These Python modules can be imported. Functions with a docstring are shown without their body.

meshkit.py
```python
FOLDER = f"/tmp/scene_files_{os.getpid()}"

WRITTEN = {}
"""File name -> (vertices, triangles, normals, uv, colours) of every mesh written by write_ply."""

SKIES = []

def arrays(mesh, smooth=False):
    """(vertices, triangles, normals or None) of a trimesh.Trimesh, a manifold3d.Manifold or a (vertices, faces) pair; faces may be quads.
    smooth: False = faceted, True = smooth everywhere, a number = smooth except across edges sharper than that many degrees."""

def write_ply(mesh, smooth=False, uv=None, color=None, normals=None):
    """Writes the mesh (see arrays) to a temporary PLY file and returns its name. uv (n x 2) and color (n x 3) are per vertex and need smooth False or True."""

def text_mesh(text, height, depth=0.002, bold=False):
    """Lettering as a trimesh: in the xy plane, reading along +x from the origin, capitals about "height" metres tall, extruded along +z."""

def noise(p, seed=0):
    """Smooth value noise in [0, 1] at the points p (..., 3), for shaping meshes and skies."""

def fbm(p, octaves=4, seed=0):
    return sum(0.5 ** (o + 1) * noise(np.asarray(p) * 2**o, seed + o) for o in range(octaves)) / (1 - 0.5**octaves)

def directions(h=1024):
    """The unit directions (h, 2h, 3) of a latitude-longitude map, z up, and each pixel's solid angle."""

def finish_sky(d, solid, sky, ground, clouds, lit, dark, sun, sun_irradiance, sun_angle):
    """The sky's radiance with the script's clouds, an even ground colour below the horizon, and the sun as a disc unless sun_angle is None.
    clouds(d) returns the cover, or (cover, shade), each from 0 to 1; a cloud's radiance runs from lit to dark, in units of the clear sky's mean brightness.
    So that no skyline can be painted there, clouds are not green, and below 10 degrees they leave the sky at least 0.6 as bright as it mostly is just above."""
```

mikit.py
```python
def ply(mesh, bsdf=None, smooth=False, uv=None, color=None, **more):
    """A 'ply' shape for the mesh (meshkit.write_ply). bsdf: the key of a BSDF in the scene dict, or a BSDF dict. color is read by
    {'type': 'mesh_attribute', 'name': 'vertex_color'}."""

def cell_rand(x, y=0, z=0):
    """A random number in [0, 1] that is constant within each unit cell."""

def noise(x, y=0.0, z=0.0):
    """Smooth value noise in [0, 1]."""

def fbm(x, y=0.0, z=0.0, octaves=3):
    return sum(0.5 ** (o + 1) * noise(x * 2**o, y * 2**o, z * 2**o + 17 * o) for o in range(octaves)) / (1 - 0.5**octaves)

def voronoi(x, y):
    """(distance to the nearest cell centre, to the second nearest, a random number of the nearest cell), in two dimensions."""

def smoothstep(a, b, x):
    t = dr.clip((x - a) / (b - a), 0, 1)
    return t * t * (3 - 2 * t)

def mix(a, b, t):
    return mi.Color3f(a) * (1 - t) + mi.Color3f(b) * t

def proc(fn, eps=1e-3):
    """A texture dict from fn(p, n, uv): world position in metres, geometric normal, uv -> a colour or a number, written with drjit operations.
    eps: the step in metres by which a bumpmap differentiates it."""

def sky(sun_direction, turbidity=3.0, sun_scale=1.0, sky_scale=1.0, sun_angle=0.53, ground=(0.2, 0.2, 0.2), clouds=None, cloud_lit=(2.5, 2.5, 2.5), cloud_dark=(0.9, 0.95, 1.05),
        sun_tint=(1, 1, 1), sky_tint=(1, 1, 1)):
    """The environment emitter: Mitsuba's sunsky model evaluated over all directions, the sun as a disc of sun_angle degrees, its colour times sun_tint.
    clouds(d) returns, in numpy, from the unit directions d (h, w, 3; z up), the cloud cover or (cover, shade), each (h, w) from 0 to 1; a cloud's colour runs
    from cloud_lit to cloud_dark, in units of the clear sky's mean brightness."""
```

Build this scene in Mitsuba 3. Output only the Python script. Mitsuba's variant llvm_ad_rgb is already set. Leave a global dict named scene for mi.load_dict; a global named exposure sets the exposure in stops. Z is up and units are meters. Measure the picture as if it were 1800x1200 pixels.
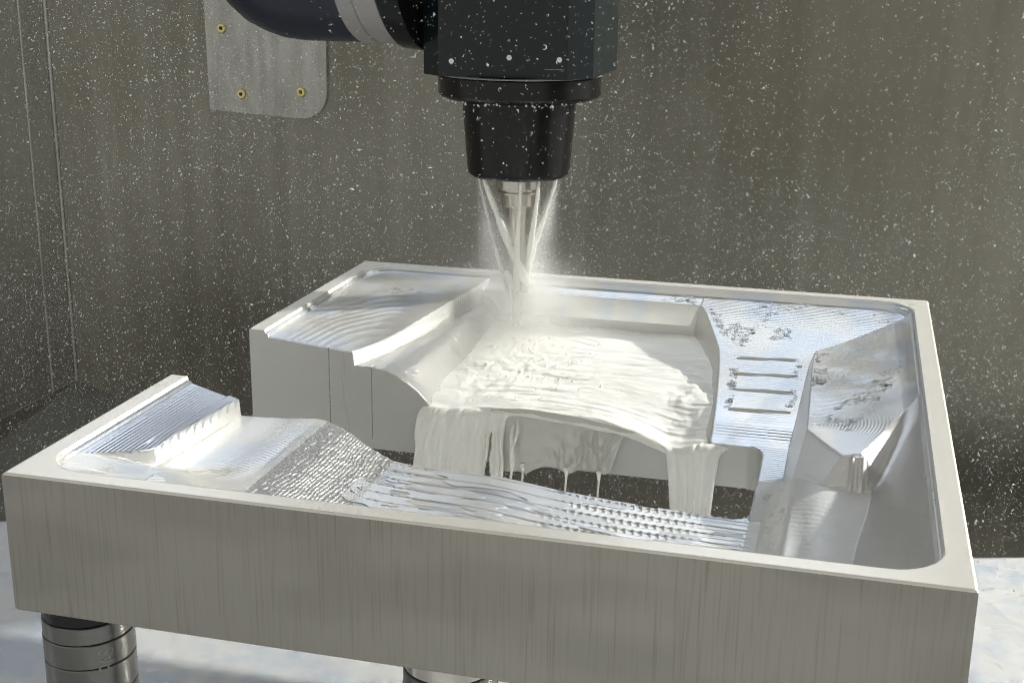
import math, random
import numpy as np, trimesh, drjit as dr, mitsuba as mi
import mikit, meshkit
from mikit import proc, noise, fbm, smoothstep, mix

rng = np.random.default_rng(7)
T4 = mi.ScalarTransform4f
scene, labels = {}, {}

# ------------------------------------------------------------------ camera, light, exposure
CAM = np.array([0.43028735, -0.56643056, 0.26747716])
FWD = np.array([-0.24119166, 0.92955916, -0.27883032])
DOWN = np.array([0.08136385, -0.26693229, -0.96027448])
scene['camera'] = {'type': 'perspective', 'fov': 42.7246, 'fov_axis': 'x', 'near_clip': 0.02, 'far_clip': 60.0,
                   'to_world': T4().look_at(origin=CAM.tolist(), target=(CAM + FWD).tolist(), up=(-DOWN).tolist())}
exposure = 0.0

# even ambient light from unseen surroundings, lifts the shaded front faces
scene['unseen_ambient_light'] = {'type': 'constant', 'radiance': {'type': 'rgb', 'value': [0.56, 0.55, 0.515]}}
# unseen lamp at the right rear, placed for the hard light and its shadows
KEY_DIR = np.array([1.0, 0.72, 0.56]); KEY_DIR /= np.linalg.norm(KEY_DIR)
KEY_AT = np.array([0.25, 0.27, 0.0]) + 4.0 * KEY_DIR
KEY_R, KEY_RAD = 0.05, (9500.0, 9200.0, 8400.0)
# unseen light panel above the back wall, placed for bright reflections in the metal
PANEL_RAD = (1.15, 1.26, 1.42)


def V(*a): return np.array(a, float)


def emit(rgb): return {'type': 'area', 'radiance': {'type': 'rgb', 'value': list(rgb)}}


# ------------------------------------------------------------------ helpers
def obj(name, mesh, mat, parent=None, smooth=False, label=None, cat=None, group=None, kind=None, **more):
    base = (parent + '__' + name) if parent else name
    key, n = base, 0
    while key in scene or key in labels:
        n += 1; key = '%s_%03d' % (base, n)
    scene[key] = mikit.ply(mesh, mat, smooth=smooth, **more)
    d = {}
    if label: d['label'] = label
    if cat: d['category'] = cat
    if group: d['group'] = group
    if kind: d['kind'] = kind
    if d: labels[key] = d
    return key


def thing(name, label, cat, group=None, kind=None):
    key, n = name, 0
    while key in labels:
        n += 1; key = '%s_%03d' % (name, n)
    labels[key] = {'label': label, 'category': cat}
    if group: labels[key]['group'] = group
    if kind: labels[key]['kind'] = kind
    return key


def lathe(profile, n=64, axis='z', at=(0, 0, 0)):
    """Closed solid of revolution; profile = [(r, h), ...]."""
    p = np.array(profile, float)
    a = np.arange(n) * 2 * np.pi / n
    v = np.stack([p[:, None, 0] * np.cos(a), p[:, None, 0] * np.sin(a), np.repeat(p[:, 1:], n, 1)], -1).reshape(-1, 3)
    i, j = np.meshgrid(np.arange(len(p) - 1), np.arange(n), indexing='ij')
    q = np.stack([i * n + j, i * n + (j + 1) % n, (i + 1) * n + (j + 1) % n, (i + 1) * n + j], -1).reshape(-1, 4)
    m = trimesh.Trimesh(v, np.vstack([q[:, [0, 1, 2]], q[:, [0, 2, 3]]]), process=False)
    if axis == 'x':
        m.apply_transform(np.array([[0, 0, 1, 0], [0, 1, 0, 0], [-1, 0, 0, 0], [0, 0, 0, 1.0]]))
    if axis == '-y':
        m.apply_transform(np.array([[1, 0, 0, 0], [0, 0, -1, 0], [0, 1, 0, 0], [0, 0, 0, 1.0]]))
    m.apply_translation(at)
    m.merge_vertices()
    m.update_faces(m.nondegenerate_faces())
    trimesh.repair.fix_normals(m)
    return m


def box(x0, x1, y0, y1, z0, z1):
    m = trimesh.creation.box((x1 - x0, y1 - y0, z1 - z0)); m.apply_translation(((x0 + x1) / 2, (y0 + y1) / 2, (z0 + z1) / 2)); return m


def tube(points, radii, sides=10):
    p = np.asarray(points, float); r = np.broadcast_to(np.asarray(radii, float), (len(p),))
    t = np.gradient(p, axis=0); t /= np.linalg.norm(t, axis=1, keepdims=True) + 1e-12
    ref = V(1, 0, 0) if abs(t[0, 0]) < .9 else V(0, 1, 0)
    a = np.cross(t, ref); a /= np.linalg.norm(a, axis=1, keepdims=True); b = np.cross(t, a)
    g = np.arange(sides) * 2 * np.pi / sides
    v = (p[:, None] + r[:, None, None] * (np.cos(g)[None, :, None] * a[:, None] + np.sin(g)[None, :, None] * b[:, None])).reshape(-1, 3)
    i, j = np.meshgrid(np.arange(len(p) - 1), np.arange(sides), indexing='ij')
    q = np.stack([i * sides + j, i * sides + (j + 1) % sides, (i + 1) * sides + (j + 1) % sides, (i + 1) * sides + j], -1).reshape(-1, 4)
    f = np.vstack([q[:, [0, 1, 2]], q[:, [0, 2, 3]]])
    n = len(v); v = np.vstack([v, p[0], p[-1]])
    k = np.arange(sides)
    f = np.vstack([f, np.stack([np.full(sides, n), (k + 1) % sides, k], -1), np.stack([np.full(sides, n + 1), (len(p) - 1) * sides + k, (len(p) - 1) * sides + (k + 1) % sides], -1)])
    m = trimesh.Trimesh(v, f, process=False); trimesh.repair.fix_normals(m); return m


def sst(a, b, x):
    t = np.clip((x - a) / (b - a), 0, 1); return t * t * (3 - 2 * t)


def nz(x, y, seed=0):
    """2-D value noise in [0, 1], numpy."""
    def h(i, j):
        k = (i.astype(np.int64) * 374761393 + j.astype(np.int64) * 668265263 + seed * 974711) & 0xFFFFFFFF
        k = ((k ^ (k >> 13)) * 1274126177) & 0xFFFFFFFF
        return ((k ^ (k >> 16)) & 0xFFFFFF) / 16777215.0
    x, y = np.asarray(x, float), np.asarray(y, float)
    i, j = np.floor(x), np.floor(y); u, w = x - i, y - j
    u, w = u * u * (3 - 2 * u), w * w * (3 - 2 * w)
    return (h(i, j) * (1 - u) + h(i + 1, j) * u) * (1 - w) + (h(i, j + 1) * (1 - u) + h(i + 1, j + 1) * u) * w


def fb(x, y, seed=0, o=3):
    return sum(.5 ** (k + 1) * nz(x * 2 ** k, y * 2 ** k, seed + 31 * k) for k in range(o)) / (1 - .5 ** o)


def scatter(centres, radii, stretch, seed, squash=None, normals=None):
    """Many small irregular drops as one mesh: eight-sided drops, bent and stretched at random."""
    r = np.random.default_rng(seed)
    bv = np.array([[1, 0, 0], [-1, 0, 0], [0, 1, 0], [0, -1, 0], [0, 0, 1], [0, 0, -1.0]])
    bf = np.array([[0, 2, 4], [2, 1, 4], [1, 3, 4], [3, 0, 4], [2, 0, 5], [1, 2, 5], [3, 1, 5], [0, 3, 5]])
    n = len(centres)
    q = r.normal(size=(n, 4)); q /= np.linalg.norm(q, axis=1, keepdims=True)
    w, x, y, z = q.T
    R = np.stack([1 - 2 * (y * y + z * z), 2 * (x * y - w * z), 2 * (x * z + w * y), 2 * (x * y + w * z), 1 - 2 * (x * x + z * z), 2 * (y * z - w * x),
                  2 * (x * z - w * y), 2 * (y * z + w * x), 1 - 2 * (x * x + y * y)], -1).reshape(n, 3, 3)
    s = np.stack([stretch, np.ones(n), np.ones(n)], -1)
    v = bv[None] * s[:, None] * radii[:, None, None]
    bend = r.uniform(-.35, .35, n) * (stretch > 1.5)
    v[:, :, 1] += bend[:, None] * (v[:, :, 0] ** 2) / np.maximum(radii[:, None], 1e-9)
    v = np.einsum('nij,nkj->nki', R, v)
    if squash is not None:
        v[:, :, 2] *= squash
    v = v + centres[:, None]
    f = (bf[None] + (np.arange(n) * len(bv))[:, None, None]).reshape(-1, 3)
    return trimesh.Trimesh(v.reshape(-1, 3), f, process=False)


def curls(centres, size, seed):
    """Little bent threads of liquid as one mesh."""
    r = np.random.default_rng(seed); n = len(centres); m = 7
    sweep = r.uniform(1.2, 4.6, n); t = np.linspace(-.5, .5, m)
    a = sweep[:, None] * t[None]
    c = np.stack([np.sin(a), np.cos(a) - 1, .25 * t[None] * r.normal(size=(n, 1))], -1) * size[:, None, None]
    th = size[:, None] * r.uniform(.10, .26, (n, 1)) * (1.05 - (2 * t[None]) ** 4)
    o = np.stack([np.cos(a) * 0 + np.sin(a), np.cos(a), 0 * a], -1)
    z = np.broadcast_to(V(0, 0, 1), o.shape)
    g = np.arange(4) * np.pi / 2
    v = c[:, :, None] + th[:, :, None, None] * (np.cos(g)[None, None, :, None] * o[:, :, None] + np.sin(g)[None, None, :, None] * z[:, :, None])
    v = v.reshape(n, m * 4, 3)
    from scipy.spatial.transform import Rotation
    R = Rotation.random(n, random_state=seed).as_matrix()
    v = np.einsum('nij,nkj->nki', R, v) + centres[:, None]
    i, j = np.meshgrid(np.arange(m - 1), np.arange(4), indexing='ij')
    q = np.stack([i * 4 + j, i * 4 + (j + 1) % 4, (i + 1) * 4 + (j + 1) % 4, (i + 1) * 4 + j], -1).reshape(-1, 4)
    f = np.vstack([q[:, [0, 2, 1]], q[:, [0, 3, 2]]])
    return trimesh.Trimesh(v.reshape(-1, 3), (f[None] + (np.arange(n) * m * 4)[:, None, None]).reshape(-1, 3), process=False)


# ------------------------------------------------------------------ materials
def principled(rgb, rough, metal=0.0, **k):
    c = rgb if isinstance(rgb, dict) else {'type': 'rgb', 'value': list(rgb)}
    r = rough if isinstance(rough, dict) else float(rough)
    return {'type': 'principled', 'base_color': c, 'roughness': r, 'metallic': float(metal), **k}


def two(b): return {'type': 'twosided', 'bsdf': b}


def bump(b, fn, eps=2e-4):
    return {'type': 'bumpmap', 'arbitrary': proc(fn, eps), 'scale': 1.0, 'bsdf': b}


TAU = 2 * math.pi


def cut_marks(p, n, uv):          # fine grain on top of the cutter passes (the passes themselves are in the mesh)
    return 0.00008 * fbm(p.x * 500, p.y * 500, 3.0, 2)


def frosty(p, n, uv):             # rough, glittering cut
    ph = p.z / 0.0011 + 2.0 * fbm(p.x * 40, p.y * 40, 0.0, 2)
    return 0.00045 * fbm(p.x * 520, p.y * 380, p.z * 380, 2) + 0.00010 * dr.cos(TAU * ph)


def satin(p, n, uv):
    return 0.0002 * fbm(p.x * 420, p.y * 300, p.z * 300, 2)


def film_tint(p, n, uv):          # thin milky film here, bare bluish metal there
    w = smoothstep(0.35, 0.7, fbm(p.x * 38, p.y * 26, 1.0, 3))
    return mix((0.80, 0.80, 0.77), (0.70, 0.745, 0.80), w)


def film_rough(p, n, uv):
    return 0.19 + 0.14 * smoothstep(0.3, 0.75, fbm(p.x * 55 + 9, p.y * 34, 2.0, 3))


def saw_grain(p, n, uv):
    q = p.x + p.y
    return 0.00012 * fbm(q * 900, p.z * 26, 0.0, 2) + 0.00016 * fbm(q * 500, p.z * 420, 3.0, 2)


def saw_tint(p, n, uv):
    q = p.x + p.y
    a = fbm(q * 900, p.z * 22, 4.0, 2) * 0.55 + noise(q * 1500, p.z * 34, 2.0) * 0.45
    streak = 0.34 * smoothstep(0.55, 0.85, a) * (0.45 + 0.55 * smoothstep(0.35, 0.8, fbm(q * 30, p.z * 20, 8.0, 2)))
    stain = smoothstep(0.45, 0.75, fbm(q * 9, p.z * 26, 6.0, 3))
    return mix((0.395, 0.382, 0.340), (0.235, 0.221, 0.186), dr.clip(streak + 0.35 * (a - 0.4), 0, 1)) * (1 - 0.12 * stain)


def wall_tint(p, n, uv):
    w = 1.7 * (fbm(p.x * 3.0, p.z * 5.0, p.y, 3) - 0.5) + 0.5  # broad patches imitate uneven wet sheen in the colour
    st = fbm(p.x * 60 + p.y * 60, p.z * 2.5, 0.0, 3)
    return mix((0.192, 0.180, 0.140), (0.345, 0.334, 0.286), dr.clip(0.55 * w + 0.5 * st, 0, 1))


def wall_bump(p, n, uv):
    return 0.0005 * fbm(p.x * 160 + p.y * 160, p.z * 90, 1.0, 3)


def plate_tint(p, n, uv):
    return mix((0.36, 0.355, 0.32), (0.58, 0.575, 0.53), fbm(p.x * 120, p.z * 20, 2.0, 3))


def milk_tint(p, n, uv):
    return mix((0.88, 0.885, 0.83), (0.955, 0.96, 0.92), fbm(p.x * 30, p.y * 120, p.z * 20, 3))


def foam_bump(p, n, uv):
    return 0.0013 * fbm(p.x * 110, p.y * 110, 0.0, 3)


def foam_tint(p, n, uv):
    w = smoothstep(0.35, 0.7, 0.6 * fbm(p.x * 9, p.y * 14, 0.0, 3) + 0.4 * fbm(p.x * 70, p.y * 70, 0.0, 3))
    return mix((0.66, 0.675, 0.68), (0.53, 0.585, 0.66), w)


def head_bump(p, n, uv):
    return 0.00004 * fbm(p.x * 900, p.y * 900, p.z * 900, 2)


METAL = dict(specular=0.6)
scene['cut_metal'] = two(bump(principled(proc(film_tint), proc(film_rough), 0.55), cut_marks))
scene['clean_metal'] = two(bump(principled((0.70, 0.735, 0.785), 0.2, 0.93), cut_marks))
scene['wet_metal'] = two(bump(principled(proc(film_tint), proc(film_rough), 0.78), cut_marks))
scene['bright_metal'] = two(bump(principled((0.80, 0.80, 0.78), 0.26, 0.85), frosty))
scene['filmed_metal'] = two(bump(principled((0.66, 0.665, 0.65), 0.42, 0.25), cut_marks))
scene['frosted_metal'] = two(bump(principled((0.64, 0.64, 0.62), 0.30, 0.78), frosty))
scene['satin_metal'] = two(bump(principled((0.58, 0.58, 0.57), 0.36, 0.6), satin))
scene['rim_metal'] = two(principled((0.86, 0.84, 0.77), 0.38, 0.45))
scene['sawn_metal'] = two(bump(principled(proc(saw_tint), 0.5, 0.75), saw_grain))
scene['wall_cut_metal'] = two(principled((0.60, 0.60, 0.575), 0.42, 0.6))
scene['line_metal'] = two(principled((0.30, 0.30, 0.29), 0.5, 0.5))
scene['steel_wall'] = two(bump(principled(proc(wall_tint), 0.42, 0.8), wall_bump, 1e-3))
scene['dark_wall'] = two(bump(principled((0.15, 0.142, 0.118), 0.42, 0.6), wall_bump, 1e-3))
scene['plate_steel'] = two(bump(principled(proc(plate_tint), 0.45, 0.6), wall_bump, 1e-3))
scene['brass'] = two(principled((0.75, 0.62, 0.25), 0.25, 0.9))
scene['dark_socket'] = two(principled((0.03, 0.028, 0.02), 0.5))
scene['head_paint'] = two(principled((0.007, 0.0125, 0.015), 0.22, 0.0, specular=0.4))
scene['arm_paint'] = two(principled((0.022, 0.026, 0.042), 0.3, 0.0, specular=0.5))
scene['black_steel'] = two(principled((0.008, 0.008, 0.009), 0.24, 0.0, specular=0.35))
scene['grey_cast'] = two(principled((0.42, 0.41, 0.40), 0.42, 0.4))
scene['tool_steel'] = two(principled((0.62, 0.59, 0.54), 0.2, 0.95))
scene['carbide'] = two(principled((0.42, 0.43, 0.45), 0.25, 0.9))
scene['post_steel'] = two(principled((0.20, 0.197, 0.185), 0.26, 0.9))
scene['white_plastic'] = two(principled((0.8, 0.8, 0.78), 0.35))
scene['milk'] = two(principled(proc(milk_tint), 0.16, 0.0, specular=0.5))
scene['milk_thin'] = two(principled((0.60, 0.60, 0.56), 0.14, 0.25, specular=0.5))
scene['wet_film'] = two(principled((0.70, 0.73, 0.76), 0.24, 0.45))
scene['foam'] = two(bump(principled(proc(foam_tint), 0.2, 0.0, specular=0.6), foam_bump, 1e-3))
scene['water'] = {'type': 'dielectric', 'int_ior': 1.33, 'ext_ior': 1.0}
scene['drop_white'] = two(principled((0.88, 0.89, 0.87), 0.1, 0.0, specular=0.9))
scene['drop_grey'] = two(principled((0.30, 0.30, 0.28), 0.12, 0.0, specular=0.9))  # darker copy of drop_white, so that many drops look dim
scene['lamp_body'] = two(principled((0.5, 0.5, 0.5), 0.5))

# ------------------------------------------------------------------ the setting: enclosure of the machine
WY = 0.95                         # the back wall
CX = -0.585                       # the left corner
k = 'structure'
b = box(CX, 0.5425, WY, WY + 0.02, -0.9, 1.05)
obj('back_wall', b, 'steel_wall', label='dark wet steel back wall of the machine, left of the seam', kind=k)
obj('back_wall', box(0.5455, 0.80, WY + .002, WY + 0.022, -0.9, 1.05), 'steel_wall', label='dark wet steel back wall sheet right of the seam', kind=k)
obj('wall_seam', box(0.5425, 0.5455, WY - .0008, WY + 0.01, -0.9, 1.05), 'steel_wall', label='thin vertical joint strip between the two back wall sheets', kind=k)
# the left wall runs from the corner towards the viewer
lw = trimesh.Trimesh([[CX, WY, -.9], [CX, WY, 1.05], [-1.35, 0.05, 1.05], [-1.35, 0.05, -.9]], [[0, 1, 2], [0, 2, 3]])
lw = trimesh.Trimesh(np.vstack([lw.vertices, lw.vertices + [-.015, .012, 0]]), [[0, 1, 2], [0, 2, 3], [4, 6, 5], [4, 7, 6], [1, 5, 6], [1, 6, 2], [0, 3, 7], [0, 7, 4], [2, 6, 7], [2, 7, 3]], process=False)
obj('left_wall', lw, 'steel_wall', label='dark steel side wall of the machine at the left', kind=k)
obj('corner_strip', tube([[CX + .001, WY - .001, -.9], [CX + .001, WY - .001, 1.05]], .0022, 8), 'plate_steel', label='narrow folded strip down the corner of the two walls', kind=k)
obj('corner_strip', tube([[CX - .021, WY - .0255, -.9], [CX - .021, WY - .0255, 1.05]], .0018, 8), 'plate_steel', label='thin second fold beside the corner strip', kind=k)
# sloping floor sheet of the enclosure
fl = trimesh.Trimesh([[CX + .001, WY - .002, -.295], [-1.36, 0.04, -.72], [-1.0, -.4, -.84], [.2, -.4, -.88], [1.2, .3, -.88], [1.2, WY - .002, -.75], [.05, WY - .002, -.47]],
                     [[0, 1, 2], [0, 2, 6], [2, 3, 6], [3, 4, 6], [4, 5, 6]])
obj('machine_floor', fl, 'dark_wall', label='sloping wet sheet floor below the walls', kind=k)

# unseen dark sheets overhead and at the right, placed to darken metal reflections
obj('unseen_roof_sheet', box(-1.3, 1.25, .0, WY + .02, 1.0505, 1.07), 'dark_wall', label='unseen dark sheet overhead, placed to darken the reflections in the block', kind=k)
obj('unseen_right_sheet', box(1.2, 1.22, -.30, .34, -.9, 1.05), 'dark_wall', label='unseen dark sheet at the right, placed to darken the reflections in the block', kind=k)

# the table: thick plate whose far edge is seen behind the block
TZ = -0.30
far0, far1 = V(-.411, .532), V(.601, .733)
ed = (far1 - far0) / np.linalg.norm(far1 - far0); nr = V(ed[1], -ed[0])
c0, c1 = far0 - ed * .45, far1 + ed * .5
rgx, rgy = 150, 110
uu, vv = np.meshgrid(np.linspace(0, 1, rgx), np.linspace(0, 1, rgy))
XY = c0 + uu[..., None] * (c1 - c0) + vv[..., None] * nr * 1.15
edge_n = 0.010 * (nz(uu * 60, vv * 0, 3) - .5) * (vv < .001)
XY = XY + edge_n[..., None] * nr
Zt = TZ + 0.004 * (fb(XY[..., 0] * 26, XY[..., 1] * 26, 5) - .5) - .012 * (1 - sst(0, .012, vv))
tv = np.concatenate([XY, Zt[..., None]], -1).reshape(-1, 3)
gi, gj = np.meshgrid(np.arange(rgy - 1), np.arange(rgx - 1), indexing='ij')
q = np.stack([gi * rgx + gj, gi * rgx + gj + 1, (gi + 1) * rgx + gj + 1, (gi + 1) * rgx + gj], -1).reshape(-1, 4)
table = thing('machine_table', 'wide flat machine table flooded with white milky coolant under the block', 'table')
tm = trimesh.Trimesh(tv, np.vstack([q[:, [0, 2, 1]], q[:, [0, 3, 2]]]), process=False)
obj('coolant_layer', tm, 'foam', table, smooth=True)
cs = [np.append(c, 0) for c in (c0 + nr * .004, c1 + nr * .004, c1 + nr * 1.15, c0 + nr * 1.15)]
tp = trimesh.Trimesh([c + V(0, 0, TZ - .016) for c in cs] + [c + V(0, 0, TZ - .12) for c in cs],
                     [[0, 3, 2], [0, 2, 1], [4, 5, 6], [4, 6, 7], [0, 1, 5], [0, 5, 4], [1, 2, 6], [1, 6, 5], [2, 3, 7], [2, 7, 6], [3, 0, 4], [3, 4, 7]])
obj('table_plate', tp, 'post_steel', table)

# ------------------------------------------------------------------ the aluminium block
W, D, H = 0.5, 0.54513, 0.0806
SY0, SY1, SX1, SR = 0.1837, 0.3025, 0.386, 0.012      # the slot cut through from the left


def lines(lo, hi, step, marks):
    a = np.linspace(lo, hi, int(round((hi - lo) / step)) + 1)
    for m in marks:
        a[np.argmin(abs(a - m))] = m
    return a


gx = lines(0, W, 0.00058, [SX1, 0.0125, 0.4875])
gy = lines(0, D, 0.00068, [SY0, SY1, 0.0125, D - .0125])
X, Y = np.meshgrid(gx, gy)

I = np.interp


def pchip(x, xs, ys):
    from scipy.interpolate import PchipInterpolator
    return PchipInterpolator(xs, ys, extrapolate=True)(x)


def slot_sdf(x, y):               # negative inside the slot
    cx, cy = (-1 + SX1) / 2, (SY0 + SY1) / 2; hx, hy = (SX1 + 1) / 2, (SY1 - SY0) / 2
    qx, qy = abs(x - cx) - hx + SR, abs(y - cy) - hy + SR
    return np.hypot(np.maximum(qx, 0), np.maximum(qy, 0)) + np.minimum(np.maximum(qx, qy), 0) - SR


# snap the grid to the rounded end of the slot
sd = slot_sdf(X, Y)
near = (abs(sd) < .0004) & (X > SX1 - SR - .0005) & (X < SX1 + .0004)
e = 1e-5
sgx, sgy = (slot_sdf(X + e, Y) - sd) / e, (slot_sdf(X, Y + e) - sd) / e
X = np.where(near, X - sd * sgx, X); Y = np.where(near, Y - sd * sgy, Y)


def inner_depth(x, y):            # distance inside the inner outline of the rim
    m, r = .0125, .028
    qx, qy = abs(x - W / 2) - (W / 2 - m) + r, abs(y - D / 2) - (D / 2 - m) + r
    return -(np.hypot(np.maximum(qx, 0), np.maximum(qy, 0)) + np.minimum(np.maximum(qx, qy), 0) - r)


RX = pchip  # short name


def front_profile(x):
    return pchip(x, [.0125, .075, .1056, .1214, .1448, .1603, .19, .2217, .2738, .3316, .386, .394],
                 [-.0246, -.0232, -.0209, -.0251, -.0384, -.0448, -.0468, -.0476, -.0532, -.0570, -.0584, -.0586])


def terrace(y):
    return pchip(y, [.18, .25, .3025, .33, .437, .50, .5325], [-.0592, -.058, -.0545, -.046, -.0255, -.011, -.006])


def pool_wall_x(y):               # plan of the top edge of the basin's right wall
    return pchip(y, [.28, .3025, .338, .38, .431, .476, .505, .518], [.353, .350, .3485, .3455, .3405, .328, .318, .310])


def pad_edge_x(y):                # plan of the edge of the dished pad
    return pchip(y, [.29, .302, .341, .393, .45, .51, .545], [.080, .083, .096, .106, .115, .1235, .127])


def lip(x):
    return pchip(x, [.12, .150, .1926, .2182, .2518, .2892, .3262, .3459, .3798], [-.052, -.0515, -.0485, -.0468, -.049, -.0545, -.0645, -.060, -.064])


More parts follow.
